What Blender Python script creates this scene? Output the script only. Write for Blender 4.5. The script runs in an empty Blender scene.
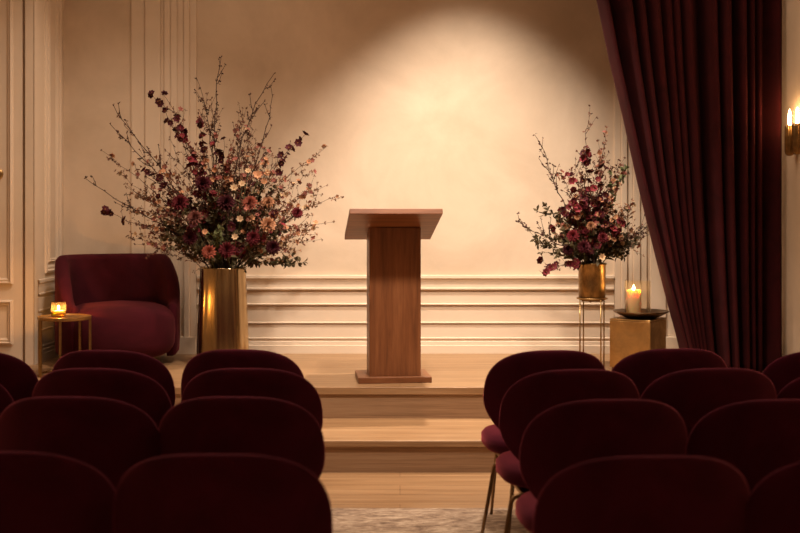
import bpy, bmesh, math, random
from math import sin, cos, pi, radians as R, sqrt
from mathutils import Vector, Matrix, Euler

rnd = random.Random(11)
scn = bpy.context.scene
col = scn.collection

# ------------------------------------------------------------------ scene constants (metres)
EYE = 1.40            # camera height
F = 1100.0            # focal length in pixels of an 800 px wide frame
HZ = 215.0            # horizon row
STAGE = 0.365         # stage height
WALL_Y = 8.25         # back wall
STAGE_Y = 6.61        # stage front edge
STEP_Y = 5.97         # step front edge
RX = 2.52             # right wall
CEIL = 4.40


def at(x, y, d):
    """photo position at distance d -> world point"""
    return Vector(((x - 400) * d / F, d, EYE - (y - HZ) * d / F))


# ------------------------------------------------------------------ materials
def new_mat(name):
    m = bpy.data.materials.new(name)
    m.use_nodes = True
    nt = m.node_tree
    b = nt.nodes['Principled BSDF']
    return m, nt, b


def ramp(nt, cols, fac=None):
    r = nt.nodes.new('ShaderNodeValToRGB')
    e = r.color_ramp.elements
    while len(e) < len(cols):
        e.new(0.5)
    for i, (p, c) in enumerate(cols):
        e[i].position = p
        e[i].color = (*c, 1)
    if fac is not None:
        nt.links.new(fac, r.inputs[0])
    return r


def coords(nt, scale=(1, 1, 1), kind='Object'):
    tc = nt.nodes.new('ShaderNodeTexCoord')
    mp = nt.nodes.new('ShaderNodeMapping')
    mp.inputs['Scale'].default_value = scale
    nt.links.new(tc.outputs[kind], mp.inputs[0])
    return mp.outputs[0]


def noise(nt, vec, scale, detail=4, rough=0.55, dist=0.0):
    n = nt.nodes.new('ShaderNodeTexNoise')
    n.inputs['Scale'].default_value = scale
    n.inputs['Detail'].default_value = detail
    n.inputs['Roughness'].default_value = rough
    n.inputs['Distortion'].default_value = dist
    nt.links.new(vec, n.inputs['Vector'])
    return n.outputs['Fac']


def bump(nt, b, h, strength=0.2, dist=0.01):
    n = nt.nodes.new('ShaderNodeBump')
    n.inputs['Strength'].default_value = strength
    n.inputs['Distance'].default_value = dist
    nt.links.new(h, n.inputs['Height'])
    nt.links.new(n.outputs[0], b.inputs['Normal'])


def plaster_mat(name, c1, c2, scale=1.3):
    m, nt, b = new_mat(name)
    v = coords(nt)
    f = noise(nt, v, scale, 6, 0.6, 0.4)
    r = ramp(nt, [(0.35, c1), (0.68, c2)], f)
    nt.links.new(r.outputs[0], b.inputs['Base Color'])
    b.inputs['Roughness'].default_value = 0.85
    bump(nt, b, noise(nt, v, 45, 4), 0.12, 0.004)
    return m


def plain_mat(name, c, rough=0.6, metal=0.0, var=0.12, nscale=30, bumps=0.0):
    m, nt, b = new_mat(name)
    v = coords(nt)
    f = noise(nt, v, nscale, 3)
    r = ramp(nt, [(0.3, tuple(x * (1 - var) for x in c)), (0.7, tuple(min(1, x * (1 + var)) for x in c))], f)
    nt.links.new(r.outputs[0], b.inputs['Base Color'])
    b.inputs['Roughness'].default_value = rough
    b.inputs['Metallic'].default_value = metal
    if bumps:
        bump(nt, b, f, bumps, 0.004)
    return m


def wood_mat(name, c1, c2, c3, grain=(1.2, 22, 22), plank=None, rough=0.45):
    """grain stretched along local x; plank = (length, width) seams"""
    m, nt, b = new_mat(name)
    v = coords(nt, grain)
    f = noise(nt, v, 1.6, 7, 0.62, 0.6)
    r = ramp(nt, [(0.28, c1), (0.5, c2), (0.74, c3)], f)
    out = r.outputs[0]
    fine = noise(nt, coords(nt, tuple(g * 4 for g in grain)), 2.0, 3)
    mx = nt.nodes.new('ShaderNodeMix')
    mx.data_type = 'RGBA'
    mx.blend_type = 'MULTIPLY'
    mx.inputs[0].default_value = 0.35
    fr = ramp(nt, [(0.35, (0.62, 0.58, 0.55)), (0.6, (1, 1, 1))], fine)
    nt.links.new(out, mx.inputs[6])
    nt.links.new(fr.outputs[0], mx.inputs[7])
    out = mx.outputs[2]
    if plank:
        br = nt.nodes.new('ShaderNodeTexBrick')
        br.inputs['Scale'].default_value = 1.0
        br.inputs['Brick Width'].default_value = plank[0]
        br.inputs['Row Height'].default_value = plank[1]
        br.inputs['Mortar Size'].default_value = 0.0022
        br.inputs['Mortar Smooth'].default_value = 0.3
        br.inputs['Color1'].default_value = (0.84, 0.82, 0.80, 1)
        br.inputs['Color2'].default_value = (1, 1, 1, 1)
        br.inputs['Mortar'].default_value = (0.45, 0.38, 0.32, 1)
        nt.links.new(coords(nt), br.inputs['Vector'])
        m2 = nt.nodes.new('ShaderNodeMix')
        m2.data_type = 'RGBA'
        m2.blend_type = 'MULTIPLY'
        m2.inputs[0].default_value = 1.0
        nt.links.new(out, m2.inputs[6])
        nt.links.new(br.outputs['Color'], m2.inputs[7])
        out = m2.outputs[2]
    nt.links.new(out, b.inputs['Base Color'])
    b.inputs['Roughness'].default_value = rough
    bump(nt, b, f, 0.08, 0.003)
    return m


def velvet_mat(name, c, sheen=(0.75, 0.16, 0.2), weight=0.5):
    m, nt, b = new_mat(name)
    v = coords(nt)
    f = noise(nt, v, 5, 5, 0.6, 0.8)
    r = ramp(nt, [(0.3, tuple(x * 0.7 for x in c)), (0.7, tuple(x * 1.25 for x in c))], f)
    nt.links.new(r.outputs[0], b.inputs['Base Color'])
    b.inputs['Roughness'].default_value = 0.95
    b.inputs['Specular IOR Level'].default_value = 0.15
    b.inputs['Sheen Weight'].default_value = weight
    b.inputs['Sheen Roughness'].default_value = 0.35
    b.inputs['Sheen Tint'].default_value = (*sheen, 1)
    bump(nt, b, noise(nt, v, 260, 2), 0.15, 0.002)
    return m


def brass_mat(name, c1, c2, rough=(0.22, 0.5), stretch=(1, 1, 1), nscale=6):
    m, nt, b = new_mat(name)
    v = coords(nt, stretch)
    f = noise(nt, v, nscale, 6, 0.65, 0.5)
    r = ramp(nt, [(0.3, c1), (0.7, c2)], f)
    nt.links.new(r.outputs[0], b.inputs['Base Color'])
    b.inputs['Metallic'].default_value = 1.0
    rr = ramp(nt, [(0.3, (rough[1],) * 3), (0.7, (rough[0],) * 3)], f)
    nt.links.new(rr.outputs[0], b.inputs['Roughness'])
    bump(nt, b, f, 0.06, 0.004)
    return m


def glass_mat(name, tint=(1, 1, 1), gloss=0.12):
    m, nt, b = new_mat(name)
    nt.nodes.remove(b)
    out = nt.nodes['Material Output']
    tr = nt.nodes.new('ShaderNodeBsdfTransparent')
    tr.inputs[0].default_value = (*tint, 1)
    gl = nt.nodes.new('ShaderNodeBsdfGlossy')
    gl.inputs['Roughness'].default_value = 0.03
    lw = nt.nodes.new('ShaderNodeLayerWeight')
    lw.inputs[0].default_value = gloss
    mx = nt.nodes.new('ShaderNodeMixShader')
    ml = nt.nodes.new('ShaderNodeMath')
    ml.operation = 'MULTIPLY'
    ml.inputs[1].default_value = 0.5
    nt.links.new(lw.outputs['Fresnel'], ml.inputs[0])
    nt.links.new(ml.outputs[0], mx.inputs[0])
    nt.links.new(tr.outputs[0], mx.inputs[1])
    nt.links.new(gl.outputs[0], mx.inputs[2])
    nt.links.new(mx.outputs[0], out.inputs[0])
    return m


def emit_mat(name, c, s):
    m, nt, b = new_mat(name)
    b.inputs['Base Color'].default_value = (*c, 1)
    b.inputs['Emission Color'].default_value = (*c, 1)
    b.inputs['Emission Strength'].default_value = s
    return m


def petal_mat(name, c, var=0.3):
    m, nt, b = new_mat(name)
    oi = nt.nodes.new('ShaderNodeObjectInfo')
    f = noise(nt, coords(nt), 40, 2)
    ad = nt.nodes.new('ShaderNodeMath')
    ad.operation = 'ADD'
    nt.links.new(oi.outputs['Random'], ad.inputs[0])
    nt.links.new(f, ad.inputs[1])
    r = ramp(nt, [(0.35, tuple(x * (1 - var) for x in c)), (1.0, tuple(min(1, x * (1 + var)) for x in c))])
    sc = nt.nodes.new('ShaderNodeMath')
    sc.operation = 'MULTIPLY'
    sc.inputs[1].default_value = 0.66
    nt.links.new(ad.outputs[0], sc.inputs[0])
    nt.links.new(sc.outputs[0], r.inputs[0])
    nt.links.new(r.outputs[0], b.inputs['Base Color'])
    b.inputs['Roughness'].default_value = 0.7
    b.inputs['Specular IOR Level'].default_value = 0.2
    return m


M = {}
M['plaster'] = plaster_mat('plaster', (0.57, 0.45, 0.325), (0.73, 0.595, 0.45))
M['paint'] = plaster_mat('panel_paint', (0.66, 0.535, 0.40), (0.71, 0.585, 0.45), 2.0)
M['ceiling'] = plaster_mat('ceiling_paint', (0.36, 0.27, 0.18), (0.40, 0.30, 0.21))
M['oak'] = wood_mat('oak_boards', (0.235, 0.130, 0.057), (0.36, 0.215, 0.106), (0.44, 0.28, 0.148), (0.7, 14, 14), (2.4, 0.19), 0.42)
M['oak_step'] = wood_mat('oak_step', (0.235, 0.130, 0.057), (0.36, 0.215, 0.106), (0.44, 0.28, 0.148), (0.7, 14, 22), None, 0.42)
M['oak_riser'] = wood_mat('oak_riser', (0.21, 0.12, 0.062), (0.32, 0.195, 0.108), (0.39, 0.255, 0.148), (0.7, 14, 26), None, 0.5)
M['walnut'] = wood_mat('walnut', (0.115, 0.040, 0.014), (0.215, 0.079, 0.028), (0.30, 0.12, 0.046), (16, 16, 1.0), None, 0.42)
M['walnut_flat'] = wood_mat('walnut_flat', (0.115, 0.040, 0.014), (0.215, 0.079, 0.028), (0.30, 0.12, 0.046), (1.0, 16, 16), None, 0.42)
M['velvet'] = velvet_mat('burgundy_velvet', (0.068, 0.0062, 0.0195), (0.95, 0.2, 0.26), 0.65)
M['velvet_arm'] = velvet_mat('wine_velvet', (0.046, 0.0040, 0.0080), (0.9, 0.2, 0.2), 0.13)
M['curtain'] = velvet_mat('curtain_velvet', (0.036, 0.0040, 0.0050), (0.8, 0.2, 0.17), 0.02)
M['brass'] = brass_mat('aged_brass', (0.27, 0.165, 0.065), (0.52, 0.35, 0.155))
M['brass_vase'] = brass_mat('brushed_brass', (0.20, 0.135, 0.068), (0.52, 0.385, 0.215), (0.14, 0.32), (7, 7, 0.4), 2.2)
M['brass_pot'] = brass_mat('mottled_brass', (0.12, 0.065, 0.025), (0.42, 0.26, 0.10), (0.25, 0.55), (1, 1, 0.7), 16)
M['brass_block'] = brass_mat('patinated_brass', (0.30, 0.17, 0.06), (0.60, 0.38, 0.15), (0.35, 0.55), (1, 1, 1), 7)
M['bronze'] = brass_mat('dark_bronze', (0.10, 0.06, 0.03), (0.20, 0.12, 0.06), (0.28, 0.45), (1, 1, 1), 12)
M['leg_metal'] = brass_mat('dark_brass_rod', (0.20, 0.125, 0.06), (0.34, 0.22, 0.11), (0.25, 0.4), (1, 1, 1), 10)
M['glass'] = glass_mat('clear_glass', (0.98, 0.95, 0.9), 0.14)
M['amber_glass'] = glass_mat('amber_glass', (0.99, 0.84, 0.58), 0.18)
def glow_glass(m, tint, amount):
    nt = m.node_tree
    tl = nt.nodes.new('ShaderNodeBsdfTranslucent')
    tl.inputs[0].default_value = (*tint, 1)
    m2 = nt.nodes.new('ShaderNodeMixShader')
    m2.inputs[0].default_value = amount
    out = nt.nodes['Material Output']
    src = out.inputs[0].links[0].from_socket
    nt.links.new(src, m2.inputs[1])
    nt.links.new(tl.outputs[0], m2.inputs[2])
    nt.links.new(m2.outputs[0], out.inputs[0])


glow_glass(M['amber_glass'], (0.95, 0.72, 0.4), 0.015)
glow_glass(M['glass'], (0.95, 0.85, 0.7), 0.02)
M['flame'] = emit_mat('flame', (1.0, 0.57, 0.22), 420)
M['tea_flame'] = emit_mat('small_flame', (1.0, 0.60, 0.27), 3000)
M['bulb'] = emit_mat('candle_bulb', (1.0, 0.57, 0.25), 130)
M['wick'] = plain_mat('wick', (0.02, 0.015, 0.012), 0.9)
wm, wnt, wb = new_mat('ivory_wax')
wb.inputs['Base Color'].default_value = (0.86, 0.72, 0.5, 1)
wb.inputs['Roughness'].default_value = 0.5
wb.inputs['Subsurface Weight'].default_value = 0.7
wb.inputs['Subsurface Radius'].default_value = (1.0, 0.5, 0.2)
wb.inputs['Subsurface Scale'].default_value = 0.09
wf = noise(wnt, coords(wnt), 14, 3)
bump(wnt, wb, wf, 0.1, 0.003)
M['wax'] = wm
M['bark'] = plain_mat('dark_bark', (0.055, 0.026, 0.016), 0.85)
M['stem'] = plain_mat('green_stem', (0.07, 0.075, 0.03), 0.7)
M['leaf_russet'] = petal_mat('russet_leaf', (0.13, 0.05, 0.028))
M['leaf_dark'] = petal_mat('dark_bud', (0.065, 0.024, 0.017))
M['leaf_pale'] = petal_mat('pale_russet_leaf', (0.24, 0.12, 0.065))
M['leaf_green'] = petal_mat('olive_leaf', (0.075, 0.055, 0.025))
M['leaf_light'] = petal_mat('pale_green_leaf', (0.13, 0.14, 0.058))
M['p_burgundy'] = petal_mat('burgundy_petal', (0.055, 0.006, 0.010))
M['p_wine'] = petal_mat('wine_petal', (0.135, 0.014, 0.02))
M['p_rose'] = petal_mat('dusty_rose_petal', (0.235, 0.078, 0.06))
M['p_coral'] = petal_mat('coral_petal', (0.28, 0.072, 0.045))
M['p_peach'] = petal_mat('peach_petal', (0.44, 0.21, 0.11))
M['p_cream'] = petal_mat('cream_petal', (0.42, 0.28, 0.16))
M['p_eye'] = plain_mat('flower_eye', (0.30, 0.15, 0.03), 0.8)

# rug
rm, rnt, rb = new_mat('woven_rug')
v = coords(rnt)
n1 = noise(rnt, coords(rnt, (3.0, 7.5, 1)), 3.2, 8, 0.72, 1.2)
r1 = ramp(rnt, [(0.36, (0.155, 0.10, 0.068)), (0.50, (0.37, 0.275, 0.20)), (0.62, (0.58, 0.47, 0.36))], n1)
rnt.links.new(r1.outputs[0], rb.inputs['Base Color'])
rb.inputs['Roughness'].default_value = 0.95
bump(rnt, rb, noise(rnt, v, 130, 3), 0.5, 0.004)
M['rug'] = rm


# ------------------------------------------------------------------ mesh builder
class MB:
    def __init__(self):
        self.v = []
        self.f = []
        self.mi = []
        self.cur = 0

    def add(self, vs, fs):
        o = len(self.v)
        self.v += [tuple(p) for p in vs]
        for f in fs:
            self.f.append(tuple(i + o for i in f))
            self.mi.append(self.cur)

    def box(self, x0, x1, y0, y1, z0, z1):
        vs = [(x, y, z) for z in (z0, z1) for y in (y0, y1) for x in (x0, x1)]
        self.add(vs, [(0, 2, 3, 1), (4, 5, 7, 6), (0, 1, 5, 4), (2, 6, 7, 3), (0, 4, 6, 2), (1, 3, 7, 5)])

    def lathe(self, prof, n=32, c=(0, 0, 0), cap=True, rmod=None):
        vs, fs = [], []
        for (r, z) in prof:
            for k in range(n):
                a = 2 * pi * k / n
                rr = r * (rmod(a, z) if rmod else 1)
                vs.append((c[0] + rr * cos(a), c[1] + rr * sin(a), c[2] + z))
        for i in range(len(prof) - 1):
            for k in range(n):
                k2 = (k + 1) % n
                fs.append((i * n + k, i * n + k2, (i + 1) * n + k2, (i + 1) * n + k))
        if cap:
            fs.append(tuple(range(n - 1, -1, -1)))
            fs.append(tuple((len(prof) - 1) * n + k for k in range(n)))
        self.add(vs, fs)

    def tube(self, pts, radii, n=8, cap=True):
        pts = [Vector(p) for p in pts]
        if not hasattr(radii, '__len__'):
            radii = [radii] * len(pts)
        vs, fs = [], []
        ref = None
        for i, p in enumerate(pts):
            t = (pts[min(i + 1, len(pts) - 1)] - pts[max(i - 1, 0)]).normalized()
            if ref is None:
                ref = Vector((1, 0, 0)) if abs(t.x) < 0.8 else Vector((0, 1, 0))
            u = (ref - t * ref.dot(t)).normalized()
            w = t.cross(u)
            ref = u
            for k in range(n):
                a = 2 * pi * k / n
                vs.append(p + (u * cos(a) + w * sin(a)) * radii[i])
        for i in range(len(pts) - 1):
            for k in range(n):
                k2 = (k + 1) % n
                fs.append((i * n + k, i * n + k2, (i + 1) * n + k2, (i + 1) * n + k))
        if cap:
            fs.append(tuple(range(n - 1, -1, -1)))
            fs.append(tuple((len(pts) - 1) * n + k for k in range(n)))
        self.add(vs, fs)

    def extrude_profile(self, prof, a0, a1, put):
        """prof: list of (s, p); put(s, p, a) -> xyz"""
        vs = [put(s, p, a0) for s, p in prof] + [put(s, p, a1) for s, p in prof]
        n = len(prof)
        self.add(vs, [(i, i + 1, n + i + 1, n + i) for i in range(n - 1)])

    def leaf(self, base, d, nrm, length, width, fold=0.25, droop=0.2):
        d = Vector(d).normalized()
        side = d.cross(Vector(nrm))
        if side.length < 1e-4:
            side = d.cross(Vector((0.3, 0.5, 0.8)))
        side.normalize()
        up = side.cross(d).normalized()
        vs = []
        for t, w in ((0.0, 0.06), (0.3, 0.42), (0.62, 0.5), (1.0, 0.03)):
            c = Vector(base) + d * (length * t) - up * (droop * length * t * t)
            for s in (-1, 0, 1):
                vs.append(c + side * (s * w * width) + up * (fold * width * abs(s) * (w / 0.5)))
        fs = []
        for i in range(3):
            for j in range(2):
                a = i * 3 + j
                fs.append((a, a + 1, a + 4, a + 3))
        self.add(vs, fs)

    def build(self, name, mat, parent=None, loc=None, smooth=False, bevel=0.0, subsurf=0, rot=None):
        me = bpy.data.meshes.new(name)
        vs = self.v
        me.from_pydata(vs, [], self.f)
        mats = mat if isinstance(mat, (list, tuple)) else [mat]
        for m_ in mats:
            me.materials.append(m_)
        if len(mats) > 1:
            for p, i in zip(me.polygons, self.mi):
                p.material_index = i
        bm = bmesh.new()
        bm.from_mesh(me)
        bmesh.ops.recalc_face_normals(bm, faces=bm.faces)
        bm.to_mesh(me)
        bm.free()
        if smooth:
            for p in me.polygons:
                p.use_smooth = True
        o = bpy.data.objects.new(name, me)
        col.objects.link(o)
        if loc is not None:
            o.location = loc
        if rot is not None:
            o.rotation_euler = rot
        if parent is not None:
            o.parent = parent
        if bevel:
            b = o.modifiers.new('bevel', 'BEVEL')
            b.width = bevel
            b.segments = 3
            b.limit_method = 'ANGLE'
            b.angle_limit = R(40)
        if subsurf:
            s = o.modifiers.new('subsurf', 'SUBSURF')
            s.levels = s.render_levels = subsurf
        return o


def tag(o, label, cat, group=None):
    o['label'] = label
    o['category'] = cat
    if group:
        o['group'] = group
    return o


def struct(o):
    o['kind'] = 'structure'
    return o


def empty(name, loc, rz=0.0):
    o = bpy.data.objects.new(name, None)
    o.empty_display_size = 0.1
    col.objects.link(o)
    o.location = loc
    o.rotation_euler = (0, 0, rz)
    return o


# ------------------------------------------------------------------ room shell
LX = -4.3            # audience left wall
RETX = -2.52         # left return wall of the stage recess
DOORY = 7.64         # panelled wall facing the room

b = MB(); b.box(LX - 0.1, RX + 0.1, -1.6, STEP_Y + 0.05, -0.1, 0.0)
struct(b.build('floor', M['oak']))
b = MB(); b.box(LX - 0.1, RX + 0.1, -1.6, WALL_Y + 0.1, CEIL, CEIL + 0.1)
struct(b.build('ceiling', M['ceiling']))
b = MB(); b.box(RETX - 0.1, RX + 0.1, WALL_Y, WALL_Y + 0.1, 0, CEIL)
struct(b.build('wall_back', M['plaster']))
b = MB(); b.box(RX, RX + 0.1, -1.6, WALL_Y, 0, CEIL)
struct(b.build('wall_right', M['plaster']))
b = MB(); b.box(LX - 0.1, LX, -1.6, DOORY, 0, CEIL)
struct(b.build('wall_left', M['plaster']))
b = MB(); b.box(LX, RX, -1.6, -1.5, 0, CEIL)
struct(b.build('wall_front', M['plaster']))
b = MB(); b.box(LX, RETX, DOORY, WALL_Y + 0.1, 0, CEIL)
struct(b.build('wall_recess', M['paint']))

# stage and step
b = MB()
b.box(LX, RX, STAGE_Y, WALL_Y, STAGE - 0.045, STAGE)
struct(b.build('stage_platform', M['oak'], bevel=0.004))
b = MB(); b.box(LX, RX, STAGE_Y + 0.012, STAGE_Y + 0.05, 0.14, STAGE - 0.045)
struct(b.build('stage_riser', M['oak_riser']))
b = MB(); b.box(LX, RX, STEP_Y, STAGE_Y + 0.03, 0.175 - 0.036, 0.175)
struct(b.build('stage_step', M['oak_step'], bevel=0.004))
b = MB(); b.box(LX, RX, STEP_Y + 0.011, STEP_Y + 0.05, 0.0, 0.175 - 0.036)
struct(b.build('step_riser', M['oak_riser']))


# grooved mouldings: list of breakpoints
def grooved(edges, heights, gw=0.010, gd=0.004):
    """profile of bands with a narrow groove at each inner edge"""
    pr = [(edges[0], 0.0)]
    for i, h in enumerate(heights):
        a, c = edges[i], edges[i + 1]
        lo = min(h, heights[i - 1]) if i else 0
        pr.append((a + (gw if i else 0), h))
        pr.append((c, h))
        if i < len(heights) - 1:
            nh = heights[i + 1]
            lo = max(0.002, min(h, nh) - gd)
            pr.append((c, lo))
            pr.append((c + gw, lo))
    pr.append((edges[-1], 0.0))
    return pr


pxs = WALL_Y / F
# pilaster mouldings either side of the plaster field (mirrored about the centre line)
left_edges = [132, 145, 161, 164, 171, 178, 184, 190, 197]
left_h = [0.018, 0.034, 0.020, 0.034, 0.046, 0.030, 0.046, 0.024]
for k, mir in enumerate((False, True)):
    e = [(x - 400) * pxs for x in left_edges]
    pr = grooved(e, left_h)
    if mir:
        pr = [((405.5 - 400) * pxs * 2 - s, p) for s, p in pr][::-1]
    b = MB()
    b.extrude_profile(pr, STAGE + 0.125, CEIL, lambda s, p, a: (s, WALL_Y - p, a))
    x0, x1 = pr[0][0], pr[-1][0]
    b.box(x0 + 0.0, x1 - 0.0, WALL_Y - 0.06, WALL_Y, STAGE, STAGE + 0.125)
    struct(b.build('trim_%d' % (k + 1), M['paint']))

# dado on the back wall: profile in z
zr = lambda y: EYE - (y - HZ) * pxs
dado_y = [275.5, 279, 288.5, 291, 304, 306, 322.5, 324, 337.5, 340, 346, 353]


def dado_profile():
    pr = [(zr(275.0), 0.0), (zr(275.3), 0.034), (zr(278), 0.036), (zr(279.3), 0.024), (zr(282), 0.017),
          (zr(287.5), 0.018), (zr(288), 0.030), (zr(289.2), 0.030), (zr(289.6), 0.004), (zr(291.8), 0.004),
          (zr(292.2), 0.012), (zr(303), 0.014), (zr(303.6), 0.026), (zr(304.6), 0.026), (zr(304.8), 0.003),
          (zr(306.3), 0.003), (zr(306.6), 0.011), (zr(321.6), 0.011), (zr(322.2), 0.022), (zr(322.9), 0.022),
          (zr(323.0), 0.003), (zr(324.2), 0.003), (zr(324.5), 0.010), (zr(337.0), 0.012), (zr(337.6), 0.019), (zr(338.7), 0.019),
          (zr(339.0), 0.012), (zr(340.8), 0.012), (zr(341.4), 0.020), (zr(344.8), 0.022), (zr(345.2), 0.030), (STAGE, 0.032)]
    return pr


dp = dado_profile()
b = MB()
xl, xr = (197.5 - 400) * pxs, (613.5 - 400) * pxs
b.extrude_profile(dp, xl, xr, lambda s, p, a: (a, WALL_Y - p, s))
struct(b.build('trim_3', M['paint']))
b = MB()
b.extrude_profile(dp, RETX + 0.03, (131.5 - 400) * pxs, lambda s, p, a: (a, WALL_Y - p, s))
struct(b.build('trim_4', M['paint']))
# dado panel frames: a stile framing the right end beside the pilaster
# return wall at the left: dado and a panel frame above
b = MB()
b.extrude_profile(dp, DOORY + 0.004, WALL_Y, lambda s, p, a: (RETX + 0.001 + p * 0.4, a, s))
struct(b.build('trim_5', M['paint']))


def panel_frame(b, put, s0, s1, z0, z1, w=0.045, h=0.022):
    """picture-frame moulding; put(s, z, p)"""
    prof = [(0, 0.0), (0.004, h * 0.75), (w * 0.3, h), (w * 0.45, h * 0.35), (w * 0.7, h * 0.5), (w, 0.0)]
    vs, fs = [], []
    n = len(prof)
    for (cs, cz, ds, dz) in ((s0, z0, 1, 1), (s1, z0, -1, 1), (s1, z1, -1, -1), (s0, z1, 1, -1)):
        for (o, p) in prof:
            vs.append(put(cs + ds * o, cz + dz * o, p))
    for c in range(4):
        c2 = (c + 1) % 4
        for i in range(n - 1):
            fs.append((c * n + i, c * n + i + 1, c2 * n + i + 1, c2 * n + i))
    b.add(vs, fs)


b = MB()
panel_frame(b, lambda s, z, p: (RETX + p, s, z), DOORY + 0.16, WALL_Y - 0.10, 0.985, CEIL - 0.2, 0.06, 0.018)
panel_frame(b, lambda s, z, p: (RETX + p, s, z), DOORY + 0.235, WALL_Y - 0.175, 1.06, CEIL - 0.28, 0.03, 0.014)
struct(b.build('trim_6', M['paint']))

# panelled double door in the wall facing the room, its casing at the corner
dpx = 7.59 / F
dx = lambda x: (x - 400) * dpx
dz = lambda y: EYE - (y - HZ) * dpx
b = MB()
pr = [(dx(25.2), 0.0), (dx(25.2), 0.05), (dx(33.5), 0.052), (dx(33.5), 0.045), (dx(34.4), 0.045), (dx(34.6), 0.056), (RETX, 0.056), (RETX, 0.0)]
b.extrude_profile(pr, STAGE, CEIL, lambda s, p, a: (s, DOORY - p, a))
struct(b.build('trim_7', M['paint']))
b = MB()
DL = dx(21.7)
b.box(DL - 0.92, DL, DOORY - 0.042, DOORY - 0.004, STAGE + 0.008, CEIL - 0.3)
panel_frame(b, lambda s, z, p: (s, DOORY - 0.042 - p, z), DL - 0.80, dx(12.9), dz(284.5), CEIL - 0.42, 0.046, 0.024)
panel_frame(b, lambda s, z, p: (s, DOORY - 0.042 - p, z), DL - 0.80, dx(12.9), STAGE + 0.14, dz(300), 0.046, 0.024)
door = struct(b.build('door_1', M['paint']))
b = MB()
b.lathe([(0.0, 0), (0.044, 0), (0.044, 0.006), (0.03, 0.010), (0.012, 0.016), (0.012, 0.035), (0.034, 0.045), (0.042, 0.06), (0.034, 0.074), (0.0, 0.08)], 20, cap=False)
b.build('door_knob', M['brass'], door, (dx(-3.3), DOORY - 0.042, dz(174)), True, rot=(R(90), 0, 0))

# rug under the chairs
b = MB(); b.box(-2.5, 2.3, 0.9, 5.22, 0.0, 0.01)
tag(b.build('area_rug', M['rug'], bevel=0.003), 'pale mottled rug spread under the rows of chairs before the stage step', 'rug')


# ------------------------------------------------------------------ burgundy chairs
def superell(a, n):
    c, s = cos(a), sin(a)
    return (abs(c) ** (2 / n)) * (1 if c >= 0 else -1), (abs(s) ** (2 / n)) * (1 if s >= 0 else -1)


def chair_back():
    """shell backrest: wide rounded outline, wings curving forward"""
    b = MB()
    NR, NA = 12, 56
    W, ZT, ZB, ZC, T = 0.274, 0.822, 0.370, 0.600, 0.031

    def outline(a):
        x, z = superell(a, 2.75 if sin(a) >= 0 else 2.05)
        if z >= 0:
            return x * W, ZC + z * (ZT - ZC)
        w = W * (1 - 0.20 * (-z) ** 1.6)
        return x * w, ZC + z * (ZC - ZB)

    def pos(r, a, side):
        ox, oz = outline(a)
        x = ox * r
        z = ZC + (oz - ZC) * r
        t = T * (1 - r ** 4) ** 0.5 if r < 1 else 0
        y0 = -0.235 + 1.35 * x * x - 0.16 * (z - 0.45) + (0.10 * max(0, 0.50 - z))
        # outward normal roughly along y with wing rotation
        nx = -2.7 * x
        l = sqrt(1 + nx * nx)
        return (x - side * t * nx / l * -1 * -1, y0 + side * t / l, z)

    rs = [1 - (1 - i / NR) ** 1.9 for i in range(NR + 1)]
    vs, fs = [], []
    for side in (1, -1):
        o = len(vs)
        vs.append(pos(0, 0, side))
        for r in rs[1:]:
            for k in range(NA):
                vs.append(pos(r, 2 * pi * k / NA, side))
        for k in range(NA):
            fs.append((o, o + 1 + k, o + 1 + (k + 1) % NA))
        for i in range(NR - 1):
            for k in range(NA):
                k2 = (k + 1) % NA
                p = o + 1 + i * NA
                fs.append((p + k, p + k2, p + NA + k2, p + NA + k))
    b.add(vs, fs)
    return b


def cushion(w, d, z0, z1, cy, n=3.0, bulge=0.012, rows=9):
    """rounded cushion with superellipse plan"""
    b = MB()
    NA = 48
    vs, fs = [], []
    zc, h = (z0 + z1) / 2, (z1 - z0) / 2
    for i in range(rows + 1):
        ph = -pi / 2 + pi * i / rows
        r = abs(cos(ph)) ** 0.45 if 0 < i < rows else 0.0
        z = zc + h * (abs(sin(ph)) ** 0.6) * (1 if ph > 0 else -1)
        for k in range(NA):
            x, y = superell(2 * pi * k / NA, n)
            vs.append((x * w / 2 * max(r, 0.02), cy + y * d / 2 * max(r, 0.02), z + (bulge if i == rows else 0)))
    for i in range(rows):
        for k in range(NA):
            k2 = (k + 1) % NA
            fs.append((i * NA + k, i * NA + k2, (i + 1) * NA + k2, (i + 1) * NA + k))
    fs.append(tuple(range(NA - 1, -1, -1)))
    fs.append(tuple(rows * NA + k for k in range(NA)))
    b.add(vs, fs)
    return b


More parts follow.
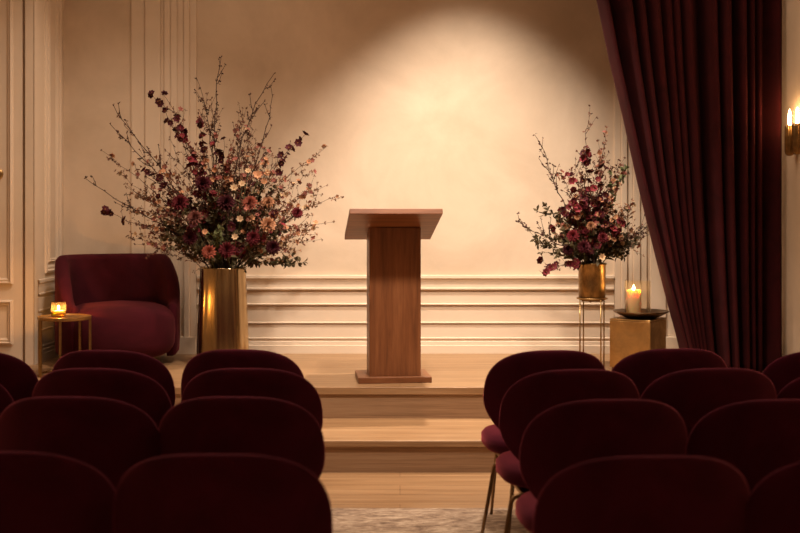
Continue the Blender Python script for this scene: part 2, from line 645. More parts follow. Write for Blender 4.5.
def make_chair():
    root = empty('velvet_chair', (0, 0, 0))
    o = chair_back().build('backrest', M['velvet'], root, smooth=True)
    bm = bmesh.new(); bm.from_mesh(o.data)
    bmesh.ops.remove_doubles(bm, verts=bm.verts, dist=1e-4)
    bmesh.ops.recalc_face_normals(bm, faces=bm.faces)
    bm.to_mesh(o.data); bm.free()
    cushion(0.50, 0.46, 0.337, 0.437, 0.015, 2.7).build('seat', M['velvet'], root, smooth=True)
    b = MB()
    b.box(-0.19, 0.19, -0.17, 0.19, 0.322, 0.340)
    b.build('seat_frame', M['leg_metal'], root, bevel=0.004)
    for sx in (-1, 1):
        for sy in (-1, 1):
            b = MB()
            y0 = 0.16 if sy > 0 else -0.15
            wd = 0.0 if sy < 0 else 0.072
            top = Vector((sx * 0.13, y0, 0.330))
            kn = Vector((sx * (0.226 - wd), y0 + sy * 0.02, 0.325))
            ft = Vector((sx * (0.292 - wd * 1.6), y0 + sy * 0.05, 0.0))
            pts = [top, top.lerp(kn, 0.6), top.lerp(kn, 0.9) + Vector((0, 0, -0.002)), kn + Vector((sx * 0.004, 0, -0.018)), kn.lerp(ft, 0.15), kn.lerp(ft, 0.6), ft]
            b.tube(pts, [0.009, 0.009, 0.009, 0.009, 0.0088, 0.008, 0.007], 10)
            b.build('leg', M['leg_metal'], root, smooth=True)
    return root


def copy_tree(o, parent=None):
    c = o.copy()
    col.objects.link(c)
    if parent is not None:
        c.parent = parent
    for ch in list(o.children):
        copy_tree(ch, c)
    return c


proto = make_chair()
ROWD = {1: 2.60, 2: 3.40, 3: 4.06, 4: 4.64}
ROWT = {4: 'the row nearest the stage', 3: 'the second row from the stage', 2: 'the third row from the stage', 1: 'the row farthest from the stage'}
SEAT = {1: 'aisle seat of', 2: 'second from the aisle in', 3: 'third from the aisle in'}
SIDE = {'L': 'armchair side', 'R': 'curtain side'}
chairs = [  # side, row, place from the aisle, centre column at the back's distance, turn (degrees), distance nudge
    ('L', 4, 1, 238, -2, 0.02), ('L', 4, 2, 103, -3, 0.0), ('L', 4, 3, -35, -3, 0.0),
    ('L', 3, 1, 246, -1, 0.03), ('L', 3, 2, 91, -2, 0.03), ('L', 3, 3, -70, -3, 0.0),
    ('L', 2, 1, 234, -1, 0.05), ('L', 2, 2, 66, -1, 0.05),
    ('L', 1, 1, 214, 0, 0.02), ('L', 1, 2, -6, -1, 0.05),
    ('R', 4, 1, 553, 5, -0.01), ('R', 4, 2, 677, 3, 0.05), ('R', 4, 3, 832, 2, 0.0),
    ('R', 3, 1, 579, 5, 0.0), ('R', 3, 2, 719, 3, 0.03), ('R', 3, 3, 858, 3, 0.0),
    ('R', 2, 1, 615, 4, 0.0), ('R', 2, 2, 786, 3, 0.0),
    ('R', 1, 1, 657, 2, 0.0), ('R', 1, 2, 876, 2, 0.0),
]
first = True
for side, row, pl, cx, turn, dn in chairs:
    o = proto if first else copy_tree(proto)
    first = False
    d = ROWD[row] + dn
    rz = R(turn)
    # the backrest sits 0.29 m behind the seat centre
    o.location = ((cx - 400) * d / F - sin(rz) * 0.29, d + 0.29 * cos(rz), 0.01)
    o.rotation_euler = (0, 0, rz)
    tag(o, 'burgundy velvet chair, %s %s, %s' % (SEAT[pl], ROWT[row], SIDE[side]), 'chair', 'burgundy audience chairs')

# ------------------------------------------------------------------ lectern
lec = empty('lectern', (-0.045, 6.96, STAGE), R(6.0))
tag(lec, 'walnut lectern with a slanted top standing at the middle of the stage', 'lectern')
b = MB(); b.box(-0.232, 0.222, -0.20, 0.14, 0.0, 0.038)
b.build('base', M['walnut_flat'], lec, bevel=0.004)
b = MB(); b.box(-0.16, 0.16, -0.148, 0.08, 0.038, 0.96)
# cut the post's top to the slope of the desk
for i, p in enumerate(b.v):
    if p[2] > 0.5:
        b.v[i] = (p[0], p[1], 0.895 + (0.07 - p[1]) * 0.29)
b.build('post', M['walnut'], lec, bevel=0.003)
b = MB()
sl = 0.29
y0, y1 = -0.425, 0.145
zz = lambda y: 0.898 + (0.07 - y) * sl
vs = []
for y in (y0, y1):
    for x in (-0.298, 0.258):
        vs.append((x, y, zz(y)))
        vs.append((x, y + 0.010, zz(y) + 0.032))
b.add(vs, [(0, 2, 6, 4), (1, 5, 7, 3), (0, 1, 3, 2), (4, 6, 7, 5), (0, 4, 5, 1), (2, 3, 7, 6)])
dk = b.build('desk_top', M['walnut_flat'], lec, bevel=0.003)
b = MB()
b.box(-0.25, 0.225, y1 - 0.022, y1 - 0.006, zz(y1) + 0.03, zz(y1) + 0.058)
b.build('book_stop', M['walnut_flat'], lec, bevel=0.002)


# ------------------------------------------------------------------ armchair
def tub_shell():
    b = MB()
    NS = 61
    A, B = 0.42, 0.405
    T = 0.095
    prof_n = 9
    vs, fs = [], []
    amax = 128

    def top(a):
        a = abs(a)
        t = min(1, max(0, (a - 68) / (amax - 68)))
        t = t * t * (3 - 2 * t)
        return 0.752 - 0.335 * t
    cnt = 0
    for i in range(NS):
        a = -amax + 2 * amax * i / (NS - 1)
        ar = R(a)
        # angle 0 = rear (+y local is back)
        x, y = superell(pi / 2 - ar, 2.5)
        ox, oy = x * A, y * B
        l = sqrt(x * x + y * y)
        nx, ny = x / l, y / l
        zt = top(a)
        tt = T * (1 - 0.25 * max(0, (abs(a) - 100) / 28))
        ring = []
        ro = 0.048
        zb = 0.055
        # outer bottom -> outer top -> rounded rim -> inner top -> inner bottom
        sec = [(-0.030, zb), (-0.006, zb + 0.03), (0.0, zb + 0.12), (0.0, (zb + zt) * 0.5), (0.0, zt - ro)]
        for q in range(1, 8):
            th = pi * q / 8
            sec.append((-tt / 2 + tt / 2 * cos(th), zt - ro + ro * sin(th)))
        sec += [(-tt, zt - ro), (-tt, (0.3 + zt) * 0.5), (-tt, 0.25), (-tt, zb)]
        cnt = len(sec)
        for (o_, z) in sec:
            vs.append((ox + nx * o_, oy + ny * o_, z))
    for i in range(NS - 1):
        for k in range(cnt):
            k2 = (k + 1) % cnt
            fs.append((i * cnt + k, i * cnt + k2, (i + 1) * cnt + k2, (i + 1) * cnt + k))
    fs.append(tuple(range(cnt)))
    fs.append(tuple((NS - 1) * cnt + k for k in range(cnt - 1, -1, -1)))
    b.add(vs, fs)
    return b


arm = empty('tub_armchair', (-1.985, 7.74, STAGE), R(25))
tag(arm, 'wine velvet tub armchair with a rounded back beside the small candle table', 'armchair')
tub_shell().build('shell', M['velvet_arm'], arm, smooth=True, bevel=0)
b = cushion(0.73, 0.74, 0.045, 0.425, -0.075, 2.9, 0.014, 14)
b.build('seat', M['velvet_arm'], arm, smooth=True)
b = MB(); b.lathe([(0.0, 0.0), (0.30, 0.0), (0.30, 0.06), (0.0, 0.06)], 36, cap=False)
b.build('base', M['bronze'], arm)

# ------------------------------------------------------------------ side table and votive candle
TD = 7.12
tpx = TD / F
ttop = EYE - (316 - HZ) * tpx - STAGE
tb = empty('side_table', ((64.5 - 400) * tpx, TD, STAGE))
tag(tb, 'small round brass side table standing beside the wine velvet armchair', 'table')
b = MB()
b.lathe([(0.0, ttop - 0.022), (0.160, ttop - 0.022), (0.168, ttop - 0.016), (0.168, ttop), (0.160, ttop + 0.001), (0.155, ttop - 0.005), (0.0, ttop - 0.005)], 48, cap=False)
b.build('table_top', M['brass_block'], tb, smooth=False)
for a in (178, 225, 278, 70, 5):
    b = MB()
    x, y = 0.163 * cos(R(a)), 0.163 * sin(R(a))
    b.box(x - 0.007, x + 0.007, y - 0.007, y + 0.007, 0.0, ttop - 0.004)
    b.build('leg', M['brass'], tb, bevel=0.001)
b = MB()
pts = [(0.163 * cos(2 * pi * k / 32), 0.163 * sin(2 * pi * k / 32), 0.008) for k in range(33)]
b.tube(pts, 0.006, 6, cap=False)
b.build('foot_ring', M['brass'], tb, smooth=True)


def flame_mesh(b, h, r, c=(0, 0, 0)):
    b.lathe([(0.0, 0.0), (r * 0.7, h * 0.10), (r, h * 0.28), (r * 0.8, h * 0.5), (r * 0.4, h * 0.78), (0.0, h)], 12, c, cap=False)


vot = empty('votive_candle', ((59.5 - 400) * tpx, TD - 0.02, STAGE + ttop - 0.005))
tag(vot, 'lit votive candle in an amber glass cup on the small side table', 'candle')
b = MB()
b.lathe([(0.0, 0.0), (0.040, 0.0), (0.046, 0.012), (0.048, 0.05), (0.045, 0.098), (0.0425, 0.098), (0.0452, 0.05), (0.043, 0.014), (0.0, 0.008)], 32, cap=False)
b.build('glass_cup', M['amber_glass'], vot, smooth=True)
b = MB(); b.lathe([(0.0, 0.009), (0.040, 0.011), (0.0425, 0.03), (0.0425, 0.042), (0.0, 0.040)], 28, cap=False)
wx = b.build('wax', M['wax'], vot, smooth=True)
b = MB(); b.tube([(0, 0, 0.040), (0.001, 0, 0.052)], 0.0012, 6)
b.build('wick', M['wick'], vot)
b = MB(); flame_mesh(b, 0.026, 0.006, (0, 0, 0.050))
b.build('flame', M['tea_flame'], vot, smooth=True)

# ------------------------------------------------------------------ tall brass vase
VD = 7.55
vpx = VD / F
VX = (223 - 400) * vpx
vz = EYE - (267 - HZ) * vpx - STAGE
b = MB()
lob = lambda a, z: 1 + 0.027 * cos(8 * a + 0.4) + 0.010 * cos(5 * a + 1.9) + 0.004 * cos(19 * a)
b.lathe([(0.0, 0.0), (0.166, 0.0), (0.176, 0.008), (0.176, 0.06), (0.170, 0.25), (0.160, 0.48), (0.152, vz - 0.01), (0.150, vz), (0.146, vz), (0.144, vz - 0.03), (0.150, 0.3), (0.0, 0.25)], 108, cap=False, rmod=lob)
vase = b.build('floor_vase', M['brass_vase'], None, (VX, VD, STAGE), True)
tag(vase, 'tall brushed brass vase with a rippled side standing behind the armchair end of the chairs', 'vase')
vase['label'] = 'tall brushed brass floor vase holding the large bouquet beside the armchair'
VRIM = Vector((VX, VD, STAGE + vz))

# ------------------------------------------------------------------ slim stand and brass pot
PD = 7.45
ppx = PD / F
PX = (592 - 400) * ppx
pot_top = EYE - (263 - HZ) * ppx
pot_bot = EYE - (300 - HZ) * ppx
st = empty('plant_stand', (PX, PD, STAGE), R(-19))
tag(st, 'slim four-legged brass stand carrying the mottled brass flower pot', 'stand')
S2 = 0.070
for sx in (-1, 1):
    for sy in (-1, 1):
        b = MB()
        b.tube([(sx * S2, sy * S2, 0.0), (sx * S2, sy * S2, pot_bot - STAGE + 0.012)], 0.0048, 8)
        b.build('leg', M['brass'], st, smooth=True)
b = MB()
pts = [(0.099 * cos(2 * pi * k / 40), 0.099 * sin(2 * pi * k / 40), pot_bot - STAGE + 0.012) for k in range(41)]
b.tube(pts, 0.006, 6, cap=False)
b.build('ring', M['brass'], st, smooth=True)
b = MB()
b.box(-S2, S2, -0.006, 0.006, pot_bot - STAGE - 0.012, pot_bot - STAGE - 0.002)
b.box(-0.006, 0.006, -S2, S2, pot_bot - STAGE - 0.012, pot_bot - STAGE - 0.002)
b.build('cross_bar', M['brass'], st)
hp = pot_top - pot_bot
b = MB()
b.lathe([(0.0, 0.0), (0.084, 0.0), (0.090, 0.008), (0.091, hp * 0.5), (0.092, hp - 0.014), (0.098, hp - 0.010), (0.098, hp), (0.092, hp), (0.088, hp - 0.02), (0.088, hp * 0.4), (0.0, hp * 0.4)], 48, cap=False)
pot = b.build('flower_pot', M['brass_pot'], None, (PX, PD, pot_bot), True)
tag(pot, 'mottled brass flower pot set in the slim brass stand near the curtain', 'pot')
PRIM = Vector((PX, PD, pot_top))

# ------------------------------------------------------------------ brass block, dish, hurricane lantern
BD = 7.40
bpx = BD / F
bt = EYE - (320 - HZ) * (7.25 / F) - STAGE
BX = (639.5 - 400) * bpx
blk = empty('brass_pedestal', (BX - 0.01, BD, STAGE), R(-34))
tag(blk, 'patinated brass block pedestal between the flower stand and the curtain', 'pedestal')
hs = 0.143
b = MB(); b.box(-hs, hs, -hs, hs, 0.018, bt - 0.012)
b.build('body', M['brass_block'], blk, bevel=0.004)
b = MB(); b.box(-hs - 0.001, hs + 0.001, -hs - 0.001, hs + 0.001, bt - 0.010, bt)
b.build('top', M['brass_block'], blk, bevel=0.003)
b = MB(); b.box(-hs + 0.012, hs - 0.012, -hs + 0.012, hs - 0.012, 0.0, 0.02)
b.build('plinth', M['bronze'], blk)
DX, DZ = (641 - 400) * bpx, STAGE + bt
b = MB()
b.lathe([(0.0, 0.0), (0.095, 0.0), (0.105, 0.004), (0.150, 0.024), (0.184, 0.043), (0.187, 0.047), (0.183, 0.049), (0.145, 0.032), (0.100, 0.014), (0.0, 0.012)], 56, cap=False)
dish = b.build('shallow_dish', M['bronze'], None, (DX, BD, DZ), True)
tag(dish, 'wide dark bronze dish on the brass block pedestal under the glass lantern', 'dish')
GX = (637.5 - 400) * bpx
GZ = DZ + 0.013
GH = 0.238
b = MB()
b.lathe([(0.0, 0.0), (0.084, 0.0), (0.086, 0.003), (0.086, GH - 0.004), (0.0875, GH), (0.081, GH), (0.0825, GH - 0.004), (0.0825, 0.006), (0.0, 0.005)], 56, cap=False)
hur = b.build('hurricane_glass', M['glass'], None, (GX, BD, GZ), True)
tag(hur, 'clear glass hurricane cylinder around the lit pillar candle on the bronze dish', 'lantern glass')
cx_ = (633.5 - 400) * bpx
cd = empty('pillar_candle', (cx_, BD - 0.005, GZ + 0.006))
tag(cd, 'lit ivory pillar candle inside the clear glass cylinder on the dish', 'candle')
ch = 0.172
b = MB()
b.lathe([(0.0, 0.0), (0.048, 0.0), (0.050, 0.003), (0.050, ch - 0.004), (0.047, ch), (0.040, ch - 0.003), (0.022, ch - 0.014), (0.0, ch - 0.016)], 36, cap=False)
b.build('wax', M['wax'], cd, smooth=True)
b = MB(); b.tube([(0, 0, ch - 0.016), (0.001, 0, ch - 0.002)], 0.0014, 6)
b.build('wick', M['wick'], cd)
b = MB(); flame_mesh(b, 0.034, 0.007, (0, 0, ch - 0.004))
b.build('flame', M['flame'], cd, smooth=True)

# ------------------------------------------------------------------ curtain
def make_curtain():
    b = MB()
    CY = 7.20
    k = CY / F
    Z0, Z1 = STAGE + 0.012, CEIL - 0.06
    NU, NV = 260, 60
    # left edge of the cloth from top to bottom
    edge = [(-215, 552), (-100, 577), (0, 600), (60, 612.5), (120, 627), (180, 640.5), (215, 649), (280, 665.5), (345, 683), (370, 688)]

    def xl(z):
        y = HZ - (z - EYE) / k
        for (a, xa), (c, xc) in zip(edge, edge[1:]):
            if y <= c or c == 370:
                return (xa + (xc - xa) * (y - a) / (c - a) - 400) * k
    XR = RX - 0.04
    W0 = XR - xl(2.9)
    vs, fs = [], []
    fr = random.Random(5)
    nf = 13
    wob = [fr.uniform(-1, 1) for _ in range(30)]
    for j in range(NV + 1):
        t = j / NV
        z = Z1 + (Z0 - Z1) * t
        L = xl(z)
        wdt = XR - L
        for i in range(NU + 1):
            u = i / NU
            uu = u + 0.022 * sin(2 * pi * u * 2.3 + 1.0) + 0.014 * sin(2 * pi * u * 4.7 + 0.3)
            ph = 2 * pi * nf * uu
            amp = 0.080 + 0.030 * sin(2 * pi * u * 1.7 + 0.6) + 0.018 * t
            s = sin(ph + 0.35 * sin(3.0 * t + u * 5))
            y = CY + amp * (s + 0.22 * sin(2 * ph + 0.8)) + 0.018 * sin(2 * pi * u * 2.2 + 1.5 * t)
            x = L + wdt * u ** (W0 / wdt) + 0.014 * cos(ph) * (0.4 + 0.6 * sin(pi * u))
            vs.append((x, y, z))
    n = NU + 1
    for j in range(NV):
        for i in range(NU):
            fs.append((j * n + i, j * n + i + 1, (j + 1) * n + i + 1, (j + 1) * n + i))
    b.add(vs, fs)
    o = b.build('velvet_curtain', M['curtain'], smooth=True)
    s = o.modifiers.new('solidify', 'SOLIDIFY')
    s.thickness = 0.006
    tag(o, 'long burgundy velvet curtain swept aside beside the wall sconce', 'curtain')


make_curtain()

# ------------------------------------------------------------------ twin candle sconce on the right wall
SZ = 1.785
sc = empty('wall_sconce', (RX, 6.89, SZ))
tag(sc, 'fluted brass twin candle sconce lit on the wall beside the curtain', 'sconce')
b = MB(); b.box(-0.014, 0.0, -0.10, 0.10, 0.03, 0.17)
b.build('back_plate', M['brass'], sc, bevel=0.006)
for sy in (0.065, -0.067):
    b = MB()
    fl = lambda a, z: 1 + 0.05 * cos(14 * a)
    b.lathe([(0.0, -0.012), (0.014, -0.010), (0.025, 0.0), (0.030, 0.014), (0.030, 0.165), (0.027, 0.18), (0.014, 0.184), (0.0, 0.184)], 84, cap=False, rmod=fl)
    cup = b.build('candle_cup', M['brass_pot'], sc, (-0.056, sy, 0.0), True)
    b = MB(); b.tube([(0, 0, 0.12), (0.045, 0, 0.12)], 0.008, 8)
    b.build('arm', M['brass'], cup)
    b = MB()
    b.lathe([(0.0, 0.18), (0.0085, 0.182), (0.0085, 0.245), (0.006, 0.268), (0.0, 0.285)], 16, cap=False)
    b.build('bulb', M['bulb'], cup, smooth=True)


# ------------------------------------------------------------------ flowers
def blossom_mesh(name, mat, petals=5, size=0.02, cup=0.25, wide=0.8):
    b = MB()
    for k in range(petals):
        a = 2 * pi * k / petals
        d = Vector((cos(a), sin(a), cup))
        b.leaf((0.1 * size * cos(a), 0.1 * size * sin(a), 0), d, (0, 0, 1), size, size * wide, 0.15, -0.1)
    b.cur = 1
    b.lathe([(0.0, -0.002), (size * 0.16, 0.0), (size * 0.12, size * 0.22), (0.0, size * 0.28)], 6, cap=False)
    o = b.build(name, [mat, M['p_eye']], smooth=True)
    me = o.data
    bpy.data.objects.remove(o)
    return me


def dahlia_mesh(name, mat, size=0.05):
    b = MB()
    rr = random.Random(3)
    for ring, (n, el, ln) in enumerate(((12, -12, 1.0), (13, 8, 0.98), (12, 27, 0.9), (10, 45, 0.78), (7, 63, 0.62), (4, 80, 0.5))):
        for k in range(n):
            a = 2 * pi * (k + 0.5 * (ring % 2)) / n + rr.uniform(-0.08, 0.08)
            e = R(el + rr.uniform(-6, 6))
            d = Vector((cos(a) * cos(e), sin(a) * cos(e), sin(e)))
            up = Vector((-cos(a) * sin(e), -sin(a) * sin(e), cos(e)))
            b.leaf(d * size * 0.12, d, up, size * ln, size * 0.40, 0.4, -0.05)
    b.lathe([(0.0, -size * 0.25), (size * 0.25, -size * 0.12), (size * 0.2, size * 0.3), (0, size * 0.4)], 8, cap=False)
    o = b.build(name, mat, smooth=True)
    me = o.data
    bpy.data.objects.remove(o)
    return me


BL = {
    'burgundy': blossom_mesh('burgundy_blossom', M['p_burgundy'], 6, 0.025, 0.35, 0.95),
    'wine': blossom_mesh('wine_blossom', M['p_wine'], 6, 0.024, 0.35, 0.95),
    'rose': blossom_mesh('rose_blossom', M['p_rose'], 5, 0.017, 0.3),
    'peach': blossom_mesh('peach_blossom', M['p_peach'], 5, 0.017, 0.3),
    'cream': blossom_mesh('cream_blossom', M['p_cream'], 5, 0.016, 0.3),
    'big_cream': blossom_mesh('cream_daisy', M['p_cream'], 7, 0.037, 0.3, 0.6),
    'big_peach': blossom_mesh('peach_daisy', M['p_peach'], 8, 0.037, 0.3, 0.6),
}
DH = {k: dahlia_mesh(k + '_dahlia', M['p_' + k], 0.052) for k in ('burgundy', 'wine', 'rose', 'coral', 'peach', 'cream')}


def rvec(r, s=1.0):
    return Vector((r.uniform(-s, s), r.uniform(-s, s), r.uniform(-s, s)))


def aim(d, r, spin=True):
    q = Vector((0, 0, 1)).rotation_difference(Vector(d).normalized())
    e = (q.to_matrix() @ Matrix.Rotation(r.uniform(0, 2 * pi), 3, 'Z')).to_euler()
    return e


def child(name, me, parent, loc, rot, s):
    o = bpy.data.objects.new(name, me)
    col.objects.link(o)
    o.parent = parent
    o.location = loc
    o.rotation_euler = rot
    o.scale = (s, s, s)
    return o


SPEC = {
    # kind: (object name, bark, leaf material, leaf size, leaves per node, blossom kinds, number, start of blossoms, twigs)
    'bare': ('budding_branch', 'bark', 'leaf_dark', 0.018, 2, (), 0, 1, 9),
    'dark': ('burgundy_branch', 'bark', 'leaf_russet', 0.017, 2, ('burgundy', 'burgundy', 'wine'), 18, 0.45, 7),
    'tipdark': ('burgundy_branch', 'bark', 'leaf_russet', 0.017, 1, ('burgundy',), 8, 0.8, 5),
    'wine': ('wine_branch', 'bark', 'leaf_russet', 0.018, 2, ('wine', 'burgundy', 'wine'), 20, 0.34, 9),
    'rose': ('rose_branch', 'bark', 'leaf_russet', 0.019, 3, ('rose', 'rose', 'peach'), 13, 0.45, 8),
    'pale': ('pale_spray', 'bark', 'leaf_pale', 0.017, 3, ('rose', 'peach', 'rose', 'cream'), 20, 0.35, 10),
    'peachy': ('peach_branch', 'bark', 'leaf_green', 0.022, 2, ('peach', 'cream', 'peach', 'rose'), 22, 0.5, 9),
    'green': ('leafy_sprig', 'stem', 'leaf_green', 0.034, 4, (), 0, 1, 8),
    'lime': ('leafy_sprig', 'stem', 'leaf_light', 0.040, 3, (), 0, 1, 4),
    'haze': ('fine_sprig', 'bark', 'leaf_russet', 0.015, 3, ('cream', 'rose'), 6, 0.5, 15),
}


def make_branch(kind, rim, tip, r, curve=0.12, r0=0.0045, sag=0.0, label=None, group=None, cat='branch'):
    name, bark, leafm, ls, lpn, bl, nb, bstart, ntw = SPEC[kind]
    base = rim + Vector((r.uniform(-0.05, 0.05), r.uniform(-0.05, 0.05), -0.16))
    loc = base
    d = tip - base
    # control point: rise steeply from the vase, then lean outward
    c1 = base + Vector((d.x * 0.18, d.y * 0.18, 0.19 + max(0.0, d.z) * 0.30))
    side = Vector((-d.z, 0, d.x)).normalized() * curve * d.length * r.choice((-0.6, 1))
    c2 = tip - Vector((d.x * 0.42, d.y * 0.3, d.z * 0.24 - sag)) + side * 0.9 + Vector((0, r.uniform(-0.03, 0.03), 0))
    N = 16
    pts = []
    for i in range(N + 1):
        t = i / N
        p = base * (1 - t) ** 3 + c1 * 3 * t * (1 - t) ** 2 + c2 * 3 * t * t * (1 - t) + tip * t ** 3
        if 2 < i < N:
            p = p + rvec(r, 0.009)
        pts.append(p - loc)
    rad = [r0 * (1 - 0.72 * i / N) for i in range(N + 1)]
    b = MB()
    b.tube(pts, rad, 5)
    L = MB()
    nodes = []          # (point, outward direction, t)
    for i in range(5, N + 1):
        t_ = (pts[min(i + 1, N)] - pts[i - 1]).normalized()
        nodes.append((pts[i], t_, i / N))
    for q in range(ntw):
        f = r.uniform(0.36, 0.95)
        i = min(N - 1, int(f * N))
        p0 = pts[i].lerp(pts[i + 1], f * N - i)
        t_ = (pts[i + 1] - pts[i]).normalized()
        o = rvec(r)
        o = (o - t_ * o.dot(t_)).normalized()
        ln = r.uniform(0.05, 0.17) * (1.25 - 0.6 * f)
        dr = (t_ * 0.8 + o * 0.75 + Vector((0, 0, 0.15))).normalized()
        tp = [p0, p0 + dr * ln * 0.5 + rvec(r, 0.006), p0 + dr * ln + Vector((0, 0, 0.02)) + rvec(r, 0.01)]
        b.tube(tp, [r0 * 0.45, r0 * 0.36, r0 * 0.25], 4)
        for p in tp[1:]:
            nodes.append((p, dr, f))
        nodes.append((tp[0].lerp(tp[1], 0.6), dr, f))
    for (p, dr, t) in nodes:
        if t < 0.3:
            continue
        for q in range(lpn + (1 if r.random() < 0.5 else 0)):
            o = (dr * 0.5 + rvec(r)).normalized()
            L.leaf(p + rvec(r, 0.004), o, rvec(r), ls * r.uniform(0.7, 1.3), ls * r.uniform(0.45, 0.65))
    root = b.build(name, M[bark], None, loc, True)
    L.build('leaves', M[leafm], root, smooth=True)
    cand = [n for n in nodes if n[2] >= bstart]
    if nb and cand:
        r.shuffle(cand)
        for q in range(nb):
            p, dr, t = cand[(q // 2) % len(cand)]
            k = r.choice(bl)
            out = (dr * 0.4 + rvec(r) + Vector((0, -0.5, 0.2))).normalized()
            child('blossom', BL[k], root, p + out * r.uniform(0.004, 0.022), aim(out, r), r.uniform(0.75, 1.25))
    tag(root, label, cat, group)
    return root


def make_flower(head, colr, rim, pos, r, s=1.0, label=None, group=None, name=None):
    """a single bloom on its own stem with two leaves"""
    base = rim + Vector((r.uniform(-0.05, 0.05), r.uniform(-0.05, 0.05), -0.14))
    out = (pos - (rim + Vector((0, 0.1, -0.05))))
    face = (out.normalized() * 0.6 + Vector((r.uniform(-.25, .25), -0.9, r.uniform(-0.1, 0.35)))).normalized()
    back = pos - face * 0.02
    mid = base + (back - base) * 0.55 + Vector((0, 0.03, 0.05))
    b = MB()
    P = []
    for i in range(9):
        t = i / 8
        P.append(base * (1 - t) ** 2 + mid * 2 * t * (1 - t) + back * t * t - base)
    b.tube(P, 0.0032, 5)
    root = b.build(name or ('dahlia' if head == 'dahlia' else 'daisy'), M['stem'], None, base, True)
    L = MB()
    for q in range(5):
        i = r.choice((4, 5, 6, 7))
        o = (rvec(r) + Vector((0, -0.2, 0))).normalized()
        L.leaf(P[i], o, (0, -0.5, 1), r.uniform(0.04, 0.07), r.uniform(0.02, 0.032))
    L.build('leaves', M['leaf_green'], root, smooth=True)
    me = DH[colr] if head == 'dahlia' else BL['big_' + colr]
    child('flower_head', me, root, pos - base, aim(face, r), s)
    tag(root, label, 'flower', group)
    return root


rb_ = random.Random(21)
BIG = 'in the tall brass vase'
# ---- large bouquet: outlying branches one can point to
outl = [
    # tip column, row, depth offset, kind, curve, r0, label
    (221, 58, 0.00, 'bare', 0.05, 0.0070, 'dark budding branch reaching highest, nearly upright, in the tall brass vase'),
    (274, 74, -0.05, 'bare', -0.10, 0.0070, 'dark budding branch with the uppermost of two tips leaning towards the lectern, tall vase'),
    (271, 87, 0.08, 'bare', -0.12, 0.0065, 'dark budding branch just under the long upper one leaning towards the lectern, tall vase'),
    (197, 79, 0.10, 'bare', 0.06, 0.0051, 'thin budding branch rising beside the tallest one in the tall brass vase'),
    (113, 104, -0.05, 'bare', 0.10, 0.0068, 'dark budding branch with the higher bare tip over the armchair, tall vase'),
    (110, 124, 0.05, 'bare', 0.06, 0.0068, 'dark budding branch with the second bare tip over the armchair, tall vase'),
    (85, 178, -0.08, 'bare', 0.10, 0.0065, 'dark budding branch reaching farthest out over the armchair, tall vase'),
    (101, 150, 0.02, 'rose', 0.05, 0.0040, 'branch ending in a russet leafy tuft between the bare tips over the armchair'),
    (103, 209, -0.12, 'tipdark', 0.10, 0.0038, 'low branch with burgundy blossoms at its tip just above the armchair'),
    (152, 95, 0.03, 'tipdark', 0.06, 0.0042, 'burgundy blossom branch with the tip nearest the wall moulding, tall vase'),
    (164, 95, -0.05, 'dark', 0.06, 0.0042, 'burgundy blossom branch rising next to the one nearest the moulding, tall vase'),
    (199, 118, -0.10, 'dark', 0.03, 0.0045, 'dense burgundy blossom branch rising up the middle of the large bouquet'),
    (178, 130, -0.08, 'dark', 0.05, 0.0042, 'burgundy blossom branch leaning from the middle towards the armchair, tall vase'),
    (224, 140, -0.10, 'dark', 0.03, 0.0042, 'short burgundy blossom branch at the bouquet middle, lectern side, tall vase'),
    (303, 137, -0.06, 'tipdark', -0.05, 0.0042, 'branch with a burgundy cluster at its tip towards the lectern, tall vase'),
    (290, 150, -0.02, 'tipdark', -0.05, 0.0042, 'branch with burgundy blossoms just below the tip cluster towards the lectern'),
    (146, 172, -0.12, 'tipdark', 0.06, 0.0040, 'burgundy tipped branch pointing sideways over the armchair back'),
    (325, 148, 0.05, 'pale', -0.06, 0.0036, 'pale blossom spray with the highest tip on the lectern side, tall vase'),
    (337, 196, -0.04, 'pale', -0.06, 0.0036, 'pale blossom spray reaching farthest towards the lectern, tall vase'),
    (333, 222, 0.06, 'pale', -0.08, 0.0034, 'pale blossom spray second farthest towards the lectern, tall vase'),
    (304, 262, -0.14, 'green', -0.05, 0.0034, 'low leafy sprig hanging below the bouquet towards the lectern, tall vase'),
    (128, 236, 0.05, 'haze', 0.08, 0.0030, 'fine twiggy sprig lowest over the armchair, tall vase'),
]
for (x, y, dd, kind, cv, r0, lab) in outl:
    make_branch(kind, VRIM, at(x, y, VD + dd), rb_, cv, r0, 0.05 if y > 200 else 0.0, lab, 'branches of the large bouquet')

